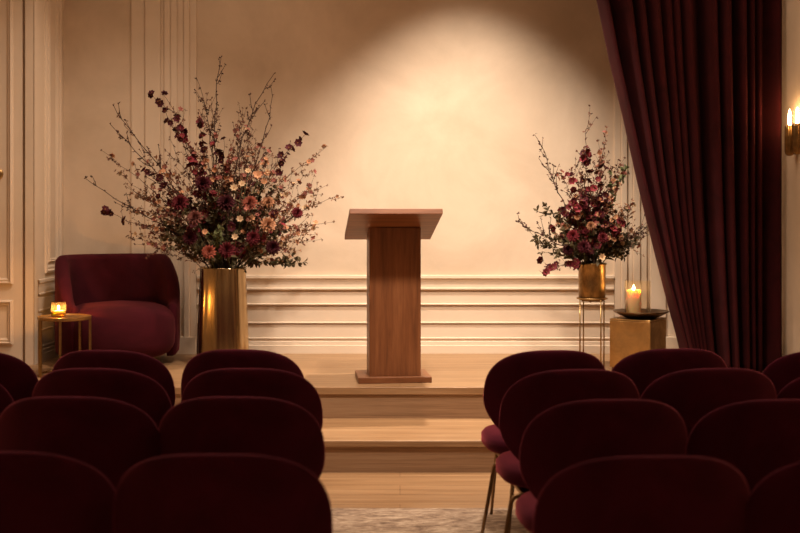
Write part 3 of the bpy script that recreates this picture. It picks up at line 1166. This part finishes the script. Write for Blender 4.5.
# ---- filler branches of the large bouquet, alike within their kind
fill = [
    ('pale', 'thin spray of pale pink blossoms among the others in the large bouquet', 'pale sprays of the large bouquet',
     [(310, 170), (318, 205), (300, 232), (292, 188), (322, 238), (282, 160), (285, 250), (265, 140), (135, 196), (122, 205), (128, 182), (308, 188), (298, 205), (315, 226), (290, 262), (300, 248), (326, 185), (275, 170)]),
    ('rose', 'branch of dusty rose blossoms among the others in the large bouquet', 'rose branches of the large bouquet',
     [(240, 125), (262, 160), (250, 138), (222, 165), (150, 210), (160, 160), (275, 205), (140, 225), (236, 150), (172, 172), (190, 150), (208, 150), (284, 178), (150, 228), (248, 158), (270, 150)]),
    ('haze', 'fine twiggy sprig among the others in the large bouquet', 'fine sprigs of the large bouquet',
     [(180, 110), (205, 100), (140, 150), (215, 110), (130, 220), (150, 245), (165, 250), (120, 170), (170, 140), (245, 110), (300, 215), (255, 120)]),
    ('wine', 'wine red blossom branch among the others in the large bouquet', 'wine branches of the large bouquet',
     [(212, 192), (236, 205), (200, 205), (218, 226), (178, 240), (264, 236), (242, 228), (258, 190), (175, 190), (205, 165), (225, 178), (190, 160), (160, 195), (290, 225), (245, 240), (186, 225), (165, 215)]),
    ('peachy', 'peach blossom branch among the others in the large bouquet', 'peach branches of the large bouquet',
     [(238, 182), (262, 178), (248, 165), (270, 205), (258, 218), (232, 160), (285, 195), (280, 222), (210, 240)]),
    ('green', 'olive leafed sprig among the others in the large bouquet', 'leafy sprigs of the large bouquet',
     [(192, 205), (210, 228), (180, 218), (252, 225), (230, 190), (285, 228), (164, 240), (180, 240), (200, 250), (255, 248), (275, 240), (235, 215), (215, 205), (260, 215), (195, 215), (245, 190), (170, 232), (220, 240), (272, 190)]),
]
for kind, lab, grp, tips in fill:
    for (x, y) in tips:
        make_branch(kind, VRIM, at(x + rb_.uniform(-3, 3), y + rb_.uniform(-3, 3), VD + rb_.uniform(-0.22, 0.25)), rb_, 0.06, 0.0032,
                    0.03 if y > 190 else 0, lab, grp)
make_branch('lime', VRIM, at(219, 233, VD - 0.26), rb_, 0.03, 0.003, 0, 'pale green leaf rosette low at the front of the large bouquet', 'branches of the large bouquet')

# ---- single blooms of the large bouquet
blooms = [
    ('dahlia', 'wine', 180, 203, -0.20, 1.10, 'wine dahlia nearest the armchair in the large bouquet'),
    ('dahlia', 'burgundy', 203, 184, -0.20, 1.1, 'burgundy dahlia highest of the dark dahlias in the large bouquet'),
    ('dahlia', 'rose', 195, 218, -0.26, 1.0, 'dusty rose dahlia below the wine ones in the large bouquet'),
    ('dahlia', 'burgundy', 226, 203, -0.22, 1.15, 'burgundy dahlia at the very middle of the large bouquet'),
    ('dahlia', 'coral', 250, 203, -0.24, 0.95, 'coral dahlia at mid height on the lectern side of the large bouquet'),
    ('dahlia', 'peach', 268, 225, -0.25, 1.0, 'peach dahlia low on the lectern side of the large bouquet'),
    ('dahlia', 'wine', 297, 213, -0.15, 0.75, 'small wine dahlia nearest the lectern in the large bouquet'),
    ('dahlia', 'coral', 209, 252, -0.26, 0.9, 'coral red dahlia lowest, above the vase rim at the armchair side'),
    ('dahlia', 'wine', 227, 250, -0.27, 1.05, 'wine dahlia lowest at the middle, just above the tall vase rim'),
    ('dahlia', 'burgundy', 273, 248, -0.22, 0.95, 'burgundy dahlia lowest on the lectern side of the large bouquet'),
    ('dahlia', 'wine', 253, 238, -0.24, 0.9, 'wine dahlia between the peach dahlia and the vase rim'),
    ('dahlia', 'burgundy', 190, 238, -0.2, 0.95, 'burgundy dahlia below the dusty rose one in the large bouquet'),
    ('dahlia', 'peach', 268, 202, -0.16, 0.8, 'small peach dahlia beside the coral one in the large bouquet'),
    ('daisy', 'cream', 234, 188, -0.22, 0.78, 'cream daisy above the coral dahlia, armchair side, in the large bouquet'),
    ('daisy', 'cream', 242, 184, -0.20, 0.70, 'cream daisy directly above the coral dahlia in the large bouquet'),
    ('daisy', 'peach', 258, 175, -0.18, 0.86, 'pale peach daisy highest of the large bouquet'),
    ('daisy', 'peach', 264, 182, -0.15, 0.70, 'pale peach daisy just under the highest one in the large bouquet'),
    ('daisy', 'cream', 248, 171, -0.14, 0.62, 'small cream daisy beside the highest peach daisy'),
    ('daisy', 'cream', 240, 219, -0.28, 0.70, 'cream daisy over the pale green rosette in the large bouquet'),
    ('daisy', 'cream', 235, 237, -0.29, 0.66, 'cream daisy lowest beside the pale green rosette'),
    ('daisy', 'peach', 205, 232, -0.28, 0.58, 'small peach daisy under the dusty rose dahlia'),
]
for (hd, c, x, y, dd, s, lab) in blooms:
    make_flower(hd, c, VRIM, at(x, y, VD + dd), rb_, s, lab, 'blooms of the large bouquet')

# ---- smaller bouquet in the pot
out2 = [
    (590, 106, 0.0, 'rose', 0.03, 0.0042, 'tallest branch of small russet blossoms in the brass pot bouquet'),
    (607, 128, 0.04, 'rose', 0.03, 0.0038, 'second tallest russet branch in the brass pot bouquet, nearer the curtain'),
    (543, 138, -0.03, 'bare', 0.16, 0.0057, 'budding branch arching out high towards the lectern from the brass pot'),
    (560, 174, 0.0, 'rose', 0.08, 0.0038, 'rose branch leaning towards the lectern at mid height in the brass pot'),
    (517, 222, -0.05, 'bare', 0.10, 0.0057, 'budding branch reaching farthest towards the lectern from the brass pot'),
    (546, 206, 0.02, 'green', 0.04, 0.0032, 'leafy sprig standing up above the farthest reaching branch of the brass pot'),
    (546, 268, -0.12, 'wine', 0.12, 0.0036, 'wine blossom branch drooping lowest beside the brass pot'),
    (535, 240, -0.05, 'green', 0.10, 0.0034, 'leafy sprig spreading low towards the lectern from the brass pot'),
    (625, 168, 0.02, 'lime', -0.05, 0.0034, 'pale green sprig rising near the curtain in the brass pot'),
    (649, 226, -0.06, 'bare', -0.10, 0.0046, 'budding branch reaching across to the curtain edge from the brass pot'),
    (618, 160, -0.04, 'rose', -0.04, 0.0036, 'rose branch beside the pale green sprig in the brass pot'),
    (586, 150, -0.08, 'dark', 0.03, 0.0042, 'tall burgundy blossom branch at the middle of the brass pot bouquet'),
    (573, 176, -0.10, 'dark', 0.05, 0.0040, 'burgundy blossom branch on the lectern side of the brass pot bouquet'),
    (604, 172, -0.10, 'dark', -0.03, 0.0040, 'burgundy blossom branch on the curtain side of the brass pot bouquet'),
]
for (x, y, dd, kind, cv, r0, lab) in out2:
    make_branch(kind, PRIM, at(x, y, PD + dd), rb_, cv, r0, 0.03 if y > 190 else 0, lab, 'branches of the pot bouquet')
fill2 = [
    ('wine', 'wine red blossom branch among the others in the brass pot', 'wine branches of the pot bouquet',
     [(578, 226), (590, 240), (600, 226), (570, 215), (612, 230), (583, 196), (575, 200), (597, 200), (590, 186), (562, 236), (608, 205), (598, 188)]),
    ('pale', 'thin spray of pale blossoms among the others in the brass pot', 'pale sprays of the pot bouquet',
     [(628, 205), (632, 232), (622, 222), (615, 190), (560, 222), (636, 246), (612, 212)]),
    ('peachy', 'peach blossom branch among the others in the brass pot', 'peach branches of the pot bouquet',
     [(592, 222), (608, 232), (622, 240), (580, 212), (618, 216)]),
    ('green', 'olive leafed sprig among the others in the brass pot', 'leafy sprigs of the pot bouquet',
     [(560, 252), (575, 255), (620, 252), (608, 240), (590, 225), (630, 240), (552, 240), (580, 218)]),
    ('haze', 'fine twiggy sprig among the others in the brass pot', 'fine sprigs of the pot bouquet',
     [(600, 150), (575, 160), (640, 238), (617, 178)]),
]
for kind, lab, grp, tips in fill2:
    for (x, y) in tips:
        make_branch(kind, PRIM, at(x + rb_.uniform(-2, 2), y + rb_.uniform(-2, 2), PD + rb_.uniform(-0.16, 0.14)), rb_, 0.06, 0.0028,
                    0.03 if y > 215 else 0, lab, grp)
blooms2 = [
    ('dahlia', 'wine', 573, 236, -0.15, 0.80, 'wine dahlia on the lectern side of the brass pot bouquet'),
    ('dahlia', 'burgundy', 584, 247, -0.16, 0.85, 'burgundy dahlia just above the brass pot rim'),
    ('dahlia', 'burgundy', 568, 250, -0.12, 0.7, 'burgundy dahlia lowest on the lectern side of the brass pot bouquet'),
    ('dahlia', 'wine', 603, 238, -0.15, 0.7, 'wine dahlia on the curtain side of the brass pot bouquet'),
    ('dahlia', 'wine', 583, 205, -0.12, 0.65, 'wine dahlia highest in the brass pot bouquet'),
    ('dahlia', 'peach', 591, 226, -0.15, 0.6, 'small peach dahlia at the middle of the brass pot bouquet'),
    ('daisy', 'peach', 577, 218, -0.12, 0.58, 'pale peach daisy on the lectern side of the brass pot bouquet'),
    ('daisy', 'cream', 602, 257, -0.16, 0.66, 'cream daisy lowest, above the brass pot rim'),
    ('daisy', 'cream', 622, 243, -0.10, 0.55, 'cream daisy nearest the curtain in the brass pot bouquet'),
    ('daisy', 'peach', 615, 229, -0.12, 0.58, 'pale peach daisy on the curtain side of the brass pot bouquet'),
    ('daisy', 'peach', 598, 215, -0.12, 0.55, 'pale peach daisy highest in the brass pot bouquet'),
]
for (hd, c, x, y, dd, s, lab) in blooms2:
    make_flower(hd, c, PRIM, at(x, y, PD + dd), rb_, s, lab, 'blooms of the pot bouquet')


# ------------------------------------------------------------------ lights
def spot(name, loc, target, power, size, blend, color, radius=0.05):
    l = bpy.data.lights.new(name, 'SPOT')
    l.energy = power
    l.spot_size = size
    l.spot_blend = blend
    l.color = color
    l.shadow_soft_size = radius
    o = bpy.data.objects.new(name, l)
    col.objects.link(o)
    o.location = loc
    d = Vector(target) - Vector(loc)
    o.rotation_euler = d.to_track_quat('-Z', 'Y').to_euler()
    return o


def area(name, loc, target, power, sx, sy, color):
    l = bpy.data.lights.new(name, 'AREA')
    l.shape = 'RECTANGLE'
    l.size, l.size_y = sx, sy
    l.energy = power
    l.color = color
    o = bpy.data.objects.new(name, l)
    col.objects.link(o)
    o.location = loc
    d = Vector(target) - Vector(loc)
    o.rotation_euler = d.to_track_quat('-Z', 'Y').to_euler()
    return o


WARM = (1.0, 0.81, 0.66)
WARM2 = (1.0, 0.72, 0.50)
WX = 0.46
# ceiling wall-washer above the lectern
tz = 12
spot('wall_spotlight', (WX, WALL_Y - 1.30, 4.2), (WX, WALL_Y - 1.30 + sin(R(tz)), 4.2 - cos(R(tz))), 850, R(71), 0.9, (1.0, 0.83, 0.68), 0.06)
# ceiling spotlight over the audience aimed at the lectern
spot('stage_spotlight', (0.35, 4.70, 4.25), (0.1, 6.75, 0.7), 760, R(72), 1.0, WARM, 0.16)
spot('recess_fill', (-0.9, 6.2, 4.3), (-2.45, 7.8, 0.7), 200, R(56), 1.0, WARM, 0.12)  # added fill spot, brightens the lower recess wall behind the armchair
# added area fills at ceiling height, no real fixtures; first one lifts the hall
area('hall_fill', (-0.8, 4.6, CEIL - 0.03), (-0.8, 4.6, 0), 40, 5.5, 1.6, WARM2)
area('chair_rim_fill', (0, 6.1, CEIL - 0.05), (0, 3.0, 0.8), 185, 4.0, 0.4, WARM2)  # added fill, lights chair tops and rims from the stage side
area('stage_fill', (-1.3, 6.9, CEIL - 0.03), (-1.6, 6.9, 0), 9, 1.8, 0.8, WARM2).data.spread = R(105)  # added weak fill for the armchair end of the stage

w = bpy.data.worlds.new('hall_world')
w.use_nodes = True
w.node_tree.nodes['Background'].inputs[0].default_value = (0.05, 0.035, 0.02, 1)
scn.world = w

# ------------------------------------------------------------------ camera
cam = bpy.data.cameras.new('camera')
cam.sensor_width = 36
cam.lens = F / 800 * 36
cam.shift_y = -(266.5 - HZ) / 800
cam.dof.use_dof = True
cam.dof.focus_distance = 6.95
cam.dof.aperture_fstop = 2.8
cam.clip_start = 0.05
co = bpy.data.objects.new('camera', cam)
col.objects.link(co)
co.location = (0, 0, EYE)
co.rotation_euler = (R(90), 0, 0)
scn.camera = co

scn.view_settings.view_transform = 'Standard'
scn.view_settings.look = 'None'
scn.view_settings.gamma = 1
scn.view_settings.use_curve_mapping = False
scn.view_settings.exposure = -0.14
scn.cycles.use_denoising = True
scn.cycles.max_bounces = 10
scn.cycles.diffuse_bounces = 6
scn.cycles.sample_clamp_indirect = 6
